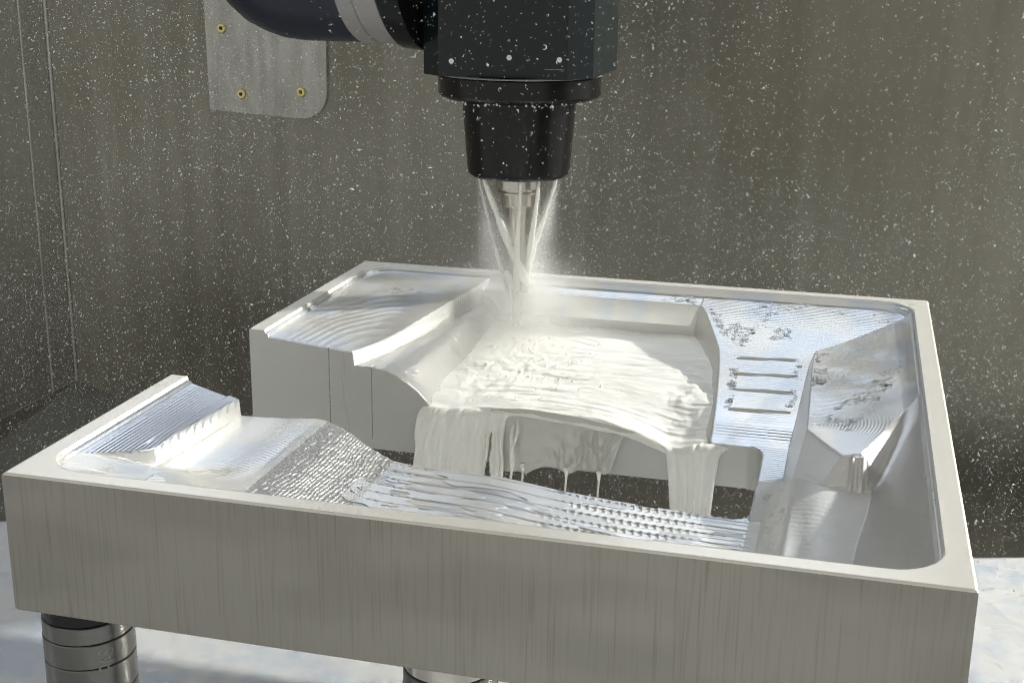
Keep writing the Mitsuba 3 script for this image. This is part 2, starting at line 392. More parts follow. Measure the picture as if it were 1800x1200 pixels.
def raw_height(x, y):
    """Height of the cut surface (without rim) and a region number."""
    reg = np.zeros(x.shape, int)
    # ---- front, left of the slot edge
    fp = front_profile(x)
    # step edge of the sloped pad
    sx = pchip(y, [.05, .0606, .0869, .1, .184], [.018, .0274, .0436, .0445, .0495])
    dep = inner_depth(x, y)
    pad = -.0040 - .0104 * np.clip((dep - .001) / .037, 0, 1.1)
    rise = .0215 * (1 - sst(.004, .080, y - .0125)) * (1 - sst(.075, .115, x)) + .012 * (1 - sst(.004, .045, y - .0125)) * sst(.075, .115, x) * (1 - sst(.15, .19, x))
    floor_l = fp + rise
    t = sst(-.0004, .0008, x - sx)
    t = t * sst(.050, .088, y)
    padv = pad * (1 - t) + np.minimum(floor_l, pad - .0003) * t
    # narrow bevel along the top of the step
    padv = padv + .0016 * sst(.0075, .0068, abs(x - sx + .0035) * 2) * (x < sx) * sst(.08, .11, y)
    front = np.where(x < .075, padv, floor_l)
    hump = x > .11
    # passes along x on the long strip and the slanting ripples between them
    strip = sst(.145, .17, x) * (1 - sst(.385, .390, x))
    rows = 0
    for i in range(8):
        yr = .1795 - .0118 * i
        rows = rows + .0008 * np.exp(-((y - yr) / .00095) ** 2) - .0004 * np.exp(-((y - yr - .0024) / .0012) ** 2)
    ph = (x + (y - .15) * .30) / .0050
    rip = .00050 * np.clip(.5 + .5 * np.cos(TAU * ph), 0, 1) ** 1.6 * (sst(.255, .285, x) * (1 - sst(.345, .375, x)) + .9 * (1 - sst(.172, .205, x)) * (nz(x * 260, y * 260, 4) > .35))
    band = np.clip(np.sin((y - .1795) / .0118 * TAU + 2.2) + .55, 0, 1)
    front = front + strip * (rows + rip * band)
    # ---- right front corner: floor behind the slot end
    fr = pchip(np.clip(x, .386, .46), [.386, .3955, .412, .431, .446, .46], [-.0605, -.0565, -.0365, -.0305, -.0320, -.0340])
    fr = fr - .010 * sst(.19, .10, y) * sst(.395, .42, x)
    st = sst(.3938, .3948, x)
    front = np.where(x > .386, (front * (1 - st) + fr * st), front)
    # ---- back, left
    ex = pad_edge_x(y)
    dish = -.0114 + .0077 * (1 - np.exp(-(((x - .088) / .062) ** 2 + ((y - .295) / .15) ** 2)))
    dish = dish + 0.0 * np.cos(TAU * dish / .00075 + 1.2 * nz(x * 25, y * 25, 2))
    xs_ = pchip(y, [.3, .325, .41, .52, .545], [.1475, .1435, .142, .139, .139])
    tt = np.clip((x - ex) / np.maximum(xs_ - ex, .012), 0, 1.3)
    ledge = -.0218 - .0290 * np.clip(tt, 0, 1.05) ** 3.0 - .002 * tt
    ste = sst(-.0002, .0012, x - ex)
    bl = dish * (1 - ste) + np.minimum(ledge, dish - .002) * ste
    # ---- back, basin and terrace
    pw = pool_wall_x(y)
    ter = terrace(y) - .002 * sst(.31, .25, y) * 0
    basin_floor = np.where(y < .36, lip(x) * (1 - sst(.3025, .36, y)) + -.053 * sst(.3025, .36, y), -.053)
    wall = sst(.0095, 0.0, pw - x)
    back = basin_floor * (1 - wall) + np.maximum(ter, basin_floor) * wall
    byk = .510 - .004 * sst(.305, .312, x) * 0
    bt = sst(byk - .002, byk + .0025, y)
    shelf = -.0065 - .004 * sst(.5325, .51, y)
    back = np.where(x < .316, back * (1 - bt) + shelf * bt, back)
    bl = np.where((y > .5) & (x > ex), np.maximum(bl, bl * (1 - bt) + shelf * bt), bl)
    xm = sst(.1435, .150, x)
    back = np.where(x < .15, bl * (1 - xm) + np.minimum(back, 0) * xm, back)
    # ---- raised shelf at the right, its end, and the inclined wall
    ux = np.clip((x - .412) / .0755, 0, 1)
    shelf_r = -.0185 + .0135 * ux ** 1.4 - .003 * sst(.3, .46, y) * (1 - ux)
    rad = np.hypot((x - .425) * 1.4, y - .30)
    lx = pchip(y, [.19, .22, .235, .42, .437, .46], [.4140, .4140, .4140, .4115, .4125, .4145])
    outw = np.maximum(0, lx - x + .0012) * 3.2
    outw = np.maximum(outw, np.maximum(0, y - (.437 + (x - .412) * 1.02)) * .55)
    dg = np.maximum(0, (x - .4165) * -.909 + (y - .243) * -.415 + .0010)
    frt = np.maximum(0, (x - .4375) * .15 + (y - .197) * -.989 + .001)
    rgt = np.maximum(0, (x - .4490) * .934 + (y - .199) * -.356 + .001) * (.35 + .65 * sst(.275, .20, y))
    fr2 = np.sqrt(frt ** 2 + rgt ** 2)
    outw2 = np.maximum(dg * .82, fr2 * 1.1)
    side = shelf_r - outw
    g = shelf_r - outw2 + .00045 * np.cos(TAU * (x * .42 - y * .9) / .0030) * np.exp(-((dg - .0005) / .0016) ** 2) * (dg > 0)
    ridge = np.exp(-((x - .4440) / .0011) ** 2) + np.exp(-((x - .4505) / .0010) ** 2)
    g = g + .0034 * ridge * sst(.001, .004, frt) * sst(.020, .014, frt) + .0016 * np.clip(1 - abs(x - .447) / .005, 0, 1) * sst(.001, .003, frt) * sst(.020, .014, frt)
    boss = np.minimum(side, g)
    incl = -.0405 + (x - .4495) * .965 + .0004 * fb(x * 120, y * 60, 3)
    incl = np.minimum(incl, -.004)
    wgt = sst(SY0 - .0005, SY1, y)
    mid = np.where(y < .25, front, back)
    # between slot end and right: blend front floor into terrace
    tz = sst(.205, .262, y)
    right_floor = fr * (1 - tz) + ter * tz
    mid = np.where((x > .386) & (y > SY0), right_floor * 1.0, mid)
    mid = np.where((x > .394) & (y <= SY0), fr, mid)
    h = np.maximum(mid, np.where(x > .395, boss, -1))
    use_incl = (x > .40)
    h = np.where(use_incl, np.maximum(h, incl), h)
    # the shelf runs into the inclined wall with a soft fillet
    kf = .007
    hb_ = np.maximum(kf - abs(boss - incl), 0) / kf
    h = np.where((x > .442) & (np.maximum(boss, incl) > mid), np.maximum(h, np.maximum(boss, incl) + hb_ ** 2 * kf * .25), h)
    # regions
    reg = np.where(y < .25, np.where(x < sx - .0004, 1, np.where(x < .112, 2, np.where(x < .158, 3, 4))), reg)
    reg = np.where(y >= .25, np.where(x < ex, 5, np.where(x < .1465, 6, np.where((x < pw - .009), 7, np.where(x < pw, 8, 9)))), reg)
    reg = np.where((y > byk) & (x >= ex) & (x < .33), 9, reg)
    reg = np.where((x > .386) & (y < .25), 12, reg)
    reg = np.where((x > .394) & (x > .395) & (boss > mid) & (boss >= incl), np.where((outw2 > 1e-9) | (outw > 1e-9), 11, 10), reg)
    reg = np.where(use_incl & (incl > boss) & (incl > mid), 13, reg)
    reg = np.where((x > .4535) & (reg == 11) & (outw2 > 1e-9), 13, reg)
    return h, reg


din = inner_depth(X, Y)
S, REG = raw_height(X, Y)
S = S.copy()
# fillet towards the rim: a small wall, a ledge, then the cut surface
wallt = sst(0.0, .0011, din)
led = sst(.0022, .0032, din)
S2 = np.where(S > -.0035, S, np.maximum(S, -.0032 - (din - .0026) * 6.0))
Hh = 0 * (1 - wallt) + np.minimum(-.0028, S2) * wallt
Hh = np.where(din <= 0, 0, Hh)
REG = np.where(din <= .0008, 0, REG)
# chamfer of the outer edge and of the slot mouth
dout = np.minimum(np.minimum(X, W - X), np.minimum(Y, D - Y))
Hh = Hh - np.maximum(0, .0012 - dout) * .9
# where the slot leaves the rim at the left, the rim ends are rounded
sdv = slot_sdf(X, Y)
Hh = Hh - np.maximum(0, .0010 - sdv) * .7 * (sdv > -.0001)
Hh = Hh + (din > .004) * .00005 * (fb(X * 400, Y * 400, 6) - .5)


def phase(x, y, h, r):
    """Which cutter pass a point lies on, by region."""
    dep = inner_depth(x, y)
    w = .4 * fb(x * 25, y * 25, 91, 2)
    p = y / .0030
    p = np.where(r == 1, dep / .0020 + w * .5, p)
    p = np.where(r == 2, (y + .30 * np.maximum(0, x - .085) - .25 * np.maximum(0, .07 - y)) / .0036 + 2.6 * fb(x * 16, y * 16, 92, 2) + h / .0016, p)
    p = np.where(r == 3, (y * .55 + x * .6) / .0030 + w, p)
    p = np.where(r == 5, h / .00064 + w * 2.5, p)
    p = np.where(r == 6, (x * .8 - y * .3) / .0032 + w, p)
    p = np.where(r == 9, y / .0030 + w, p)
    p = np.where(r == 10, np.hypot((x - .420) * 1.25, y - .255) / .0028 + w, p)
    p = np.where(r == 12, (y * .92 + x * .36) / .0042 + w * 2, p)
    return p


AMP = np.zeros(20); AMP[[1, 2, 3, 4, 5, 6, 9, 10, 12]] = [.00036, .00034, .00014, .00016, .00036, .00012, .00034, .00034, .00014]
Hh = Hh + AMP[REG] * np.where(REG == 2, sst(.0585, .064, X), 1) * (.5 + .7 * nz(X * 60, Y * 60, 93)) * (.6 - abs(np.sin(np.pi * phase(X, Y, S, REG)))) * sst(.005, .011, din)
Hh = Hh + ((REG == 6) | (REG == 3)) * .0009 * (fb(X * 320, Y * 230, 94, 2) - .5)


def block_height(x, y):
    from scipy.interpolate import RegularGridInterpolator
    return _rgi(np.stack([np.asarray(y, float).ravel(), np.asarray(x, float).ravel()], -1)).reshape(np.shape(x))


from scipy.interpolate import RegularGridInterpolator
_rgi = RegularGridInterpolator((gy, gx), Hh, bounds_error=False, fill_value=-1.0)

# normals of the whole sheet, so that neighbouring parts meet without a seam
P = np.stack([X, Y, Hh], -1)
du = np.gradient(P, axis=1); dv = np.gradient(P, axis=0)
N = np.cross(du, dv); N /= np.linalg.norm(N, axis=-1, keepdims=True)
ny, nx = X.shape
ci, cj = np.meshgrid(np.arange(ny - 1), np.arange(nx - 1), indexing='ij')
cxm = (X[:-1, :-1] + X[1:, 1:]) / 2; cym = (Y[:-1, :-1] + Y[1:, 1:]) / 2
solid = slot_sdf(cxm, cym) > 0
creg = REG[:-1, :-1]
block = thing('aluminium_block', 'large silver machined aluminium block with bright rim, stepped pockets and a slot', 'metal block')
NAMES = {0: ('rim', 'rim_metal', 'flat cream bright rim around the pockets'), 1: ('sloped_pad', 'clean_metal', 'blue grey sloping pad with parallel tool lines at the left'),
         2: ('stepped_floor', 'cut_metal', None), 3: ('curved_slope', 'frosted_metal', 'grey textured slope beside the stepped floor'),
         4: ('ribbed_floor', 'cut_metal', 'front strip floor with rows of tool ripples'), 5: ('dished_pad', 'cut_metal', 'shallow dished pad with curved contour lines at the rear left'),
         6: ('concave_slope', 'frosted_metal', None), 7: ('basin', 'wall_cut_metal', None), 8: ('basin_wall', 'wall_cut_metal', None), 9: ('terrace', 'wet_metal', 'bluish terrace right of the coolant pool'),
         10: ('raised_shelf', 'cut_metal', 'raised contour lined shelf at the right'), 11: ('shelf_end', 'bright_metal', 'glittering sloped end of the raised shelf'),
         12: ('corner_floor', 'filmed_metal', None), 13: ('inclined_wall', 'satin_metal', 'smooth grey inclined wall along the right rim')}
for r, (nm, mt, lb) in NAMES.items():
    m = solid & (creg == r)
    if not m.any():
        continue
    a, bq = ci[m], cj[m]
    qd = np.stack([a * nx + bq, a * nx + bq + 1, (a + 1) * nx + bq + 1, (a + 1) * nx + bq], -1)
    # split along the flatter diagonal
    hz = Hh.ravel(); alt = abs(hz[qd[:, 0]] - hz[qd[:, 2]]) > abs(hz[qd[:, 1]] - hz[qd[:, 3]])
    f = np.vstack([qd[~alt][:, [0, 1, 2]], qd[~alt][:, [0, 2, 3]], qd[alt][:, [0, 1, 3]], qd[alt][:, [1, 2, 3]]])
    used, inv = np.unique(f, return_inverse=True)
    path = meshkit.write_ply((P.reshape(-1, 3)[used], inv.reshape(-1, 3)), False, normals=N.reshape(-1, 3)[used])
    key = block + '__' + nm
    scene[key] = {'type': 'ply', 'filename': path, 'face_normals': False, 'bsdf': {'type': 'ref', 'id': mt}}
    if lb: labels[key] = {'label': lb}


def skirt(xs, ys, zs, bottom=-H, rows=2):
    n = len(xs); t = np.linspace(0, 1, rows)
    v = np.stack([np.stack([xs, ys, zs * (1 - s) + bottom * s], -1) for s in t]).reshape(-1, 3)
    i, j = np.meshgrid(np.arange(rows - 1), np.arange(n - 1), indexing='ij')
    qq = np.stack([i * n + j, i * n + j + 1, (i + 1) * n + j + 1, (i + 1) * n + j], -1).reshape(-1, 4)
    return trimesh.Trimesh(v, np.vstack([qq[:, [0, 2, 1]], qq[:, [0, 3, 2]]]), process=False)


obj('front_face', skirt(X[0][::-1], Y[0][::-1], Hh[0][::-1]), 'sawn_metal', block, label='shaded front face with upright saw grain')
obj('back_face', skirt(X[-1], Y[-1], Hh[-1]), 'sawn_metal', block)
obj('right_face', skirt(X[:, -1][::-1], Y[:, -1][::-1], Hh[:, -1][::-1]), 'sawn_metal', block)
lo = gy <= SY0 + 1e-9; hi = gy >= SY1 - 1e-9
obj('left_face', skirt(X[lo, 0], Y[lo, 0], Hh[lo, 0]), 'sawn_metal', block)
obj('left_face', skirt(X[hi, 0], Y[hi, 0], Hh[hi, 0]), 'sawn_metal', block)
# the slot wall follows the outline of the slot
ang = np.linspace(np.pi / 2, -np.pi / 2, 40)
cxr = SX1 - SR
xs1 = gx[gx < cxr]
ox = np.concatenate([xs1, cxr + SR * np.cos(ang[:20]), cxr + SR * np.cos(ang[20:]), xs1[::-1]])
oy = np.concatenate([np.full(len(xs1), SY1), SY1 - SR + SR * np.sin(ang[:20]), SY0 + SR + SR * np.sin(ang[20:]), np.full(len(xs1), SY0)])
oz = block_height(ox, oy)
# take the height a hair outside the slot
e = 3e-4
gxs, gys = (slot_sdf(ox + 1e-5, oy) - slot_sdf(ox - 1e-5, oy)), (slot_sdf(ox, oy + 1e-5) - slot_sdf(ox, oy - 1e-5))
ll = np.hypot(gxs, gys) + 1e-12
oz = np.maximum(oz, block_height(ox + gxs / ll * e, oy + gys / ll * e) - .0004)
oz = np.where(oz < -.5, -.058, oz)
obj('slot_wall', skirt(ox, oy, oz, np.where(oy > SY1 - SR * 1.2, -.0862, -H), 3), 'wall_cut_metal', block, smooth=40, label='smooth grey wall of the through slot')
# underside, with the slot left open
from shapely.geometry import Polygon
bot = Polygon([(0, 0), (W, 0), (W, D), (0, D), (0, SY1)] + list(zip(ox, oy)) + [(0, SY0)])
bm = trimesh.creation.extrude_polygon(bot.buffer(-.0008), .002); bm.apply_translation((0, 0, -H - .001))
obj('underside', bm, 'sawn_metal', block)
obj('lower_rib', box(.001, SX1 + .010, SY1 + .0004, SY1 + .018, -.0860, -H + .0005), 'wall_cut_metal', block)
# scribed joints and a drip on the slot wall
for xx, zt in ((.0975, -.0235), (.0640, -.0100)):
    obj('scribe_line', box(xx - .0003, xx + .0003, SY1 - .0002, SY1 + .001, -H + .002, zt), 'line_metal', block)
pts = [(.0745 + .0022 * sst(0, 1, V(s))[0] + .0010 * math.sin(9 * s), SY1 - .0002, -.0115 - .062 * s) for s in np.linspace(0, 1, 30)]
obj('dried_trickle', tube(pts, np.linspace(.0005, .0007, 30), 6), 'milk_thin', block, smooth=True, label='thin pale trickle down the slot wall')
# ribs across the terrace
for (x0, y0, x1, y1) in ((.3545, .4247, .4012, .4294), (.3551, .3985, .4017, .4025), (.3566, .3728, .4013, .3759), (.3569, .3438, .4013, .3464)):
    s = np.linspace(0, 1, 16); px, py = x0 + (x1 - x0) * s, y0 + (y1 - y0) * s
    pz = block_height(px, py) - .0002
    obj('rib', tube(np.stack([px, py, pz], -1), .0017 * np.minimum(1, np.minimum(s, 1 - s) * 14 + .45), 12), 'wall_cut_metal', block, smooth=True)

# ------------------------------------------------------------------ posts under the block


def post(x, y, r, label, cap='black_steel'):
    p = thing('support_post', label, 'post', 'round steel posts that carry the block')
    prof = [(0, -.0818), (r * .80, -.0818), (r * .97, -.0835), (r * .985, -.0905), (r * .95, -.0912), (0, -.0912)]
    obj('cap', lathe(prof, 72, at=(x, y, 0)), cap, p, smooth=35)
    z = -.0913
    hts = [.0108, .0150, .0180, .0300, .0600, TZ * -1 - .0913 - .0108 - .015 - .018 - .03 - .06 - .004 * 0]
    for i, hgt in enumerate(hts):
        rr = r * (1 + .012 * (i > 0))
        obj('steel_ring', lathe([(0, z - .0002), (rr - .0006, z - .0002), (rr, z - .0007), (rr, z - hgt + .0007), (rr - .0006, z - hgt + .0002), (0, z - hgt + .0002)], 72, at=(x, y, 0)), 'post_steel', p, smooth=35)
        z -= hgt
    return p


p1 = post(.0262, .0285, .0252, 'round grooved steel post under the left front corner of the block')
p2 = post(.2440, .0285, .0252, 'chromed round post under the middle of the block front', 'tool_steel')
# small engraved code on the left post, too worn to read: laid as short raised bars round the cylinder
tmk = meshkit.text_mesh('PAS', .009) if hasattr(meshkit, 'text_mesh') else None
if tmk is not None:
    tmm = trimesh.Trimesh(*meshkit.arrays(tmk)[:2], process=False)
    vv_ = tmm.vertices - tmm.bounds.mean(0)
    a = vv_[:, 1]; bb = vv_[:, 0]                     # the word runs up the post
    th = math.radians(-38) - a / .0256
    rr = .02566 + (vv_[:, 2] - vv_[:, 2].min()) * .03
    tmm = trimesh.Trimesh(np.stack([.0262 + rr * np.cos(th), .0285 + rr * np.sin(th), -.112 + bb * .6], -1), tmm.faces, process=False)
    obj('engraving', tmm, 'line_metal', p1, label='small dark engraved letters')

_d = trimesh.creation.icosphere(1, 1.0); dv_f, df_f = np.array(_d.vertices), np.array(_d.faces)
# ------------------------------------------------------------------ coolant: pool, falls, stream, film
nxp, nyp = 330, 260
px = np.linspace(.108, .3535, nxp); py = np.linspace(.2985, .5145, nyp)
PX, PY = np.meshgrid(px, py)
zl = lip(PX) + .0042
level = zl * (1 - sst(.30, .37, PY)) + (-.0430 + .006 * sst(.40, .51, PY)) * sst(.30, .37, PY)
turb = np.exp(-(((PX - .185) / .045) ** 2 + ((PY - .40) / .07) ** 2))
streak = fb(PX * 22, PY * 210 + 3 * nz(PX * 30, PY * 30, 1), 11, 4) - .5
boil = fb(PX * 150, PY * 110, 12, 3) - .5
swell = fb(PX * 26, PY * 34, 14, 3) - .5
rightf = np.exp(-(((PX - .325) / .022) ** 2 + ((PY - .36) / .05) ** 2))
level = level + .0025 * streak * (.35 + .65 * sst(.15, .22, PX)) + .0026 * boil * (turb + .14) + .0034 * swell + .0050 * rightf * (fb(PX * 70, PY * 50, 15, 3) - .35)
# over the lip: roll down
roll = np.clip((SY1 + .001 - PY) / .0045, 0, 1)
level = level - .0042 * roll ** 2 * 1.2
level = level - .004 * sst(.34, .3535, PX) * 0
hb = block_height(PX, np.maximum(PY, SY1 + .0004))
keep = (level > hb - .0015)
kc = keep[:-1, :-1] | keep[1:, :-1] | keep[:-1, 1:] | keep[1:, 1:]
gi, gj = np.meshgrid(np.arange(nyp - 1), np.arange(nxp - 1), indexing='ij'); gi, gj = gi[kc], gj[kc]
q = np.stack([gi * nxp + gj, gi * nxp + gj + 1, (gi + 1) * nxp + gj + 1, (gi + 1) * nxp + gj], -1)
pool = trimesh.Trimesh(np.stack([PX, PY, level], -1).reshape(-1, 3), np.vstack([q[:, [0, 1, 2]], q[:, [0, 2, 3]]]), process=False)
pool.remove_unreferenced_vertices()
obj('coolant_pool', pool, 'milk', smooth=True, label='churning white milky coolant that fills the middle basin of the block', cat='coolant')


def curtain(x_top, x_bot, z_bot, thick, seed, amp, y_out=.010, ns=80, nt=100, rad=.0068, gaps=.0):
    """A falling sheet with a front and a back that rolls over the lip: x_top, x_bot = (left, right)."""
    s, t = np.meshgrid(np.linspace(0, 1, ns), np.linspace(0, 1, nt))
    tb = .22
    tf = np.clip((t - tb) / (1 - tb), 0, 1); ta = np.clip(t / tb, 0, 1)
    xl = x_top[0] + (x_bot[0] - x_top[0]) * np.maximum(t - .1, 0) ** .6; xr = x_top[1] + (x_bot[1] - x_top[1]) * np.maximum(t - .1, 0) ** .6
    x = xl + (xr - xl) * s
    edge = abs(2 * s - 1)
    x = x + .0035 * (fb(t * 6, s * 0 + (s > .5) * 9, seed + 3, 3) - .5) * edge ** 2 * t
    zc = lip(np.clip(x_top[0] + (x_top[1] - x_top[0]) * s, .12, .38)) - .0022
    bulge = np.clip(1 - edge ** 2, 0, 1) ** .4
    wob = amp * (fb(s * 5 * (1 + .2 * t), t * 1.6, seed, 3) - .45) + amp * .22 * (fb(s * 15, t * 4.0, seed + 5, 3) - .5)
    a = ta * np.pi / 2
    def shell(r_):
        yy = SY1 + .0030 - r_ * np.sin(a) - y_out * tf ** .8
        zz = zc + r_ * np.cos(a) + (z_bot - zc) * tf ** 1.25
        return np.stack([x, yy, zz], -1).reshape(-1, 3)
    r_out = rad - .0012 + (thick * bulge * (1 - .2 * tf) + wob * bulge) * sst(0, .9, ta)
    v = np.concatenate([shell(r_out), shell(np.full_like(s, rad - .0030))])
    i, j = np.meshgrid(np.arange(nt - 1), np.arange(ns - 1), indexing='ij')
    if gaps:
        g_ = fb(s * 6, t * 1.7, seed + 9, 3) - gaps * sst(.25, .9, t) - .12 * edge ** 4 * sst(.1, .5, t)
        kq = (g_[:-1, :-1] > .16).ravel(); i, j = i.ravel()[kq], j.ravel()[kq]
    qa = np.stack([i * ns + j, i * ns + j + 1, (i + 1) * ns + j + 1, (i + 1) * ns + j], -1).reshape(-1, 4)
    qb = qa[:, ::-1] + ns * nt
    qs = np.vstack([qa[:, ::-1], qb[:, ::-1]])
    return trimesh.Trimesh(v, np.vstack([qs[:, [0, 1, 2]], qs[:, [0, 2, 3]]]), process=False)


def strands(n, x0, x1, z_bot, seed, r0=.0008, y_out=.010):
    r = np.random.default_rng(seed); ms = []
    for _ in range(n):
        xa = r.uniform(x0, x1); t = np.linspace(0, 1, 26); zt = float(lip(V(np.clip(xa, .12, .38)))[0]) + r.uniform(-.012, .003)
        zb = zt + (z_bot - zt) * r.uniform(.4, 1)
        pts = np.stack([xa + r.normal(0, .003) * t + .0012 * np.sin(t * r.uniform(4, 9) + r.uniform(0, 6)), SY1 - .0045 - (y_out + r.uniform(.001, .006)) * t ** .7, zt + (zb - zt) * t ** 1.2], -1)
        ms.append(tube(pts, r0 * r.uniform(.6, 1.6) * (.35 + np.sin(np.clip(t * 3.0 + .15, 0, np.pi))) * (1 + .5 * (nz(t * 12, t * 0, int(r.integers(99))) - .5)), 8))
    return trimesh.util.concatenate(ms)


fall = thing('coolant_fall', 'broad white coolant sheet falling over the left end of the basin lip', 'coolant')
obj('sheet', curtain((.137, .190), (.128, .186), -.135, .0050, 21, .0100, gaps=.16), 'milk', fall, smooth=True)
obj('sheet', curtain((.150, .206), (.146, .196), -.130, .0035, 33, .0090, .014, gaps=.32), 'milk', fall, smooth=True)
obj('sheet', curtain((.141, .165), (.131, .150), -.132, .0060, 37, .0080, .013, 60, gaps=.2), 'milk', fall, smooth=True)
obj('strands', strands(11, .138, .212, -.125, 5), 'milk', fall, smooth=True, kind='stuff')
stream = thing('coolant_stream', 'narrow white column of coolant falling through the slot near its right end', 'coolant')
obj('sheet', curtain((.312, .362), (.3345, .3440), -.290, .0075, 27, .0060, .006, 48, 100), 'milk', stream, smooth=True)
obj('sheet', curtain((.326, .350), (.3360, .3428), -.290, .0095, 29, .0060, .004, 36, 100, gaps=.25), 'milk', stream, smooth=True)
obj('strands', strands(8, .330, .350, -.20, 6, .0007, .006), 'milk', stream, smooth=True, kind='stuff')

# froth where the jets hit the pool
fr_ = np.random.default_rng(77); nf = 300
fx, fy = fr_.normal(.190, .034, nf), fr_.normal(.405, .050, nf)
ok = (fx > .140) & (fx < .335) & (fy > .31) & (fy < .50); fx, fy = fx[ok], fy[ok]
from scipy.interpolate import RegularGridInterpolator as _R
fz = _R((py, px), level)(np.stack([fy, fx], -1)) + fr_.uniform(-.0005, .0012, len(fx))
rf_ = np.clip(fr_.lognormal(math.log(.0005), .4, len(fx)), .0003, .0011)
fv_ = dv_f[None] * rf_[:, None, None] * (1 + .25 * fr_.normal(size=(len(fx), 1, 3))) + np.stack([fx, fy, fz], -1)[:, None]
obj('froth', trimesh.Trimesh(fv_.reshape(-1, 3), (df_f[None] + (np.arange(len(fx)) * len(dv_f))[:, None, None]).reshape(-1, 3), process=False), 'milk', smooth=True,
    label='white froth and bubbles boiling on the pool below the cutter', cat='foam', kind='stuff')

# thin film on the slot wall below the lip, with a scalloped lower edge and hanging threads
ns, nt = 160, 60
s, t = np.meshgrid(np.linspace(0, 1, ns), np.linspace(0, 1, nt))
xf = .190 + (.296 - .190) * s
low = -.0875 - .004 * sst(.5, .0, s) * 2 + .0045 * abs(np.sin(s * np.pi * 3.4 + .3)) + .002 * (nz(s * 14, s * 0, 3) - .5)
cut = sst(.80, 1.0, s)
low = low + cut * .030
zt = lip(xf) + .004
zf = zt + (low - zt) * t
yf = SY1 - .0022 - .0035 * t * sst(1, .4, s) - .0006 * (fb(s * 16, t * 5, 41, 3) - .3)
fv = np.concatenate([np.stack([xf - .004 * cut * t, yf, zf], -1).reshape(-1, 3), np.stack([xf - .004 * cut * t, yf + .0011, zf], -1).reshape(-1, 3)])
i, j = np.meshgrid(np.arange(nt - 1), np.arange(ns - 1), indexing='ij')
qa = np.stack([i * ns + j, i * ns + j + 1, (i + 1) * ns + j + 1, (i + 1) * ns + j], -1).reshape(-1, 4)
qs = np.vstack([qa[:, ::-1], qa + ns * nt])
film = thing('coolant_film', 'thin grey coolant film on the slot wall between fall and stream', 'coolant')
obj('sheet', trimesh.Trimesh(fv, np.vstack([qs[:, [0, 1, 2]], qs[:, [0, 2, 3]]]), process=False), 'milk_thin', film, smooth=True)
for s0 in (.215, .2475, .2715):
    top = -.083
    obj('thread', tube([[s0 + .0003 * math.sin(i), SY1 - .005, top - .004 * i] for i in range(12)], np.interp(np.arange(12), [0, 2, 11], [.0022, .0008, .0007]), 8), 'milk', film, smooth=True)

# wet puddles on the ribbed floor in front
px = np.linspace(.150, .385, 330); py = np.linspace(.10, SY0 - .0006, 130)
PX, PY = np.meshgrid(px, py)
wet = fb(PX * 34, PY * 95, 51, 3) - .03 + .07 * sst(.18, .23, PX) * (1 - sst(.28, .33, PX)) - .07 * sst(.30, .37, PX)
lev = front_profile(PX) + .00030 * np.clip((wet - .47) / .04, -1.2, 1) + .00012
hb = block_height(PX, PY)
keep = (wet > .455 + .08 * sst(.24, .19, PX)) & (lev > hb - .0003)
kc = keep[:-1, :-1] & keep[1:, :-1] & keep[:-1, 1:] & keep[1:, 1:]
gi, gj = np.meshgrid(np.arange(len(py) - 1), np.arange(len(px) - 1), indexing='ij'); gi, gj = gi[kc], gj[kc]
n_ = len(px); q = np.stack([gi * n_ + gj, gi * n_ + gj + 1, (gi + 1) * n_ + gj + 1, (gi + 1) * n_ + gj], -1)
pm = trimesh.Trimesh(np.stack([PX, PY, lev], -1).reshape(-1, 3), np.vstack([q[:, [0, 1, 2]], q[:, [0, 2, 3]]]), process=False); pm.remove_unreferenced_vertices()
obj('puddles', pm, 'wet_film', smooth=True, label='shiny shallow puddles of coolant lying between the ripples of the front strip', cat='puddle', kind='stuff')

# beads of water on the cut surfaces
dome = trimesh.creation.icosphere(1, 1.0); dv_, df_ = np.array(dome.vertices), np.array(dome.faces)


def beads(pts, r, squash=.55):
    z = block_height(pts[:, 0], pts[:, 1])
    ok = z > -.5; pts, r, z = pts[ok], r[ok], z[ok]
    c = np.concatenate([pts, z[:, None]], -1)
    v = dv_[None] * r[:, None, None] * V(1, 1, squash) * (1 + .35 * rng.normal(size=(len(r), 1, 3)) * V(1, 1, .2)) + c[:, None]
    f = (df_[None] + (np.arange(len(r)) * len(dv_))[:, None, None]).reshape(-1, 3)
    return v.reshape(-1, 3), f


def blob_pts(n, poly, seed, clump=0):
    r = np.random.default_rng(seed); poly = np.array(poly); out = []
    from matplotlib.path import Path
    lo_, hi_ = poly.min(0), poly.max(0)
    return out


def in_poly(n, poly, seed, scale=120, thr=.5):
    import shapely
    pg = Polygon(poly); r = np.random.default_rng(seed); lo_, hi_ = np.array(poly).min(0), np.array(poly).max(0)
    p = lo_ + r.random((n * 8, 2)) * (hi_ - lo_)
    ok = shapely.contains_xy(pg, p[:, 0], p[:, 1]) & (fb(p[:, 0] * scale, p[:, 1] * scale * .7, seed) > thr)
    return p[ok][:n]


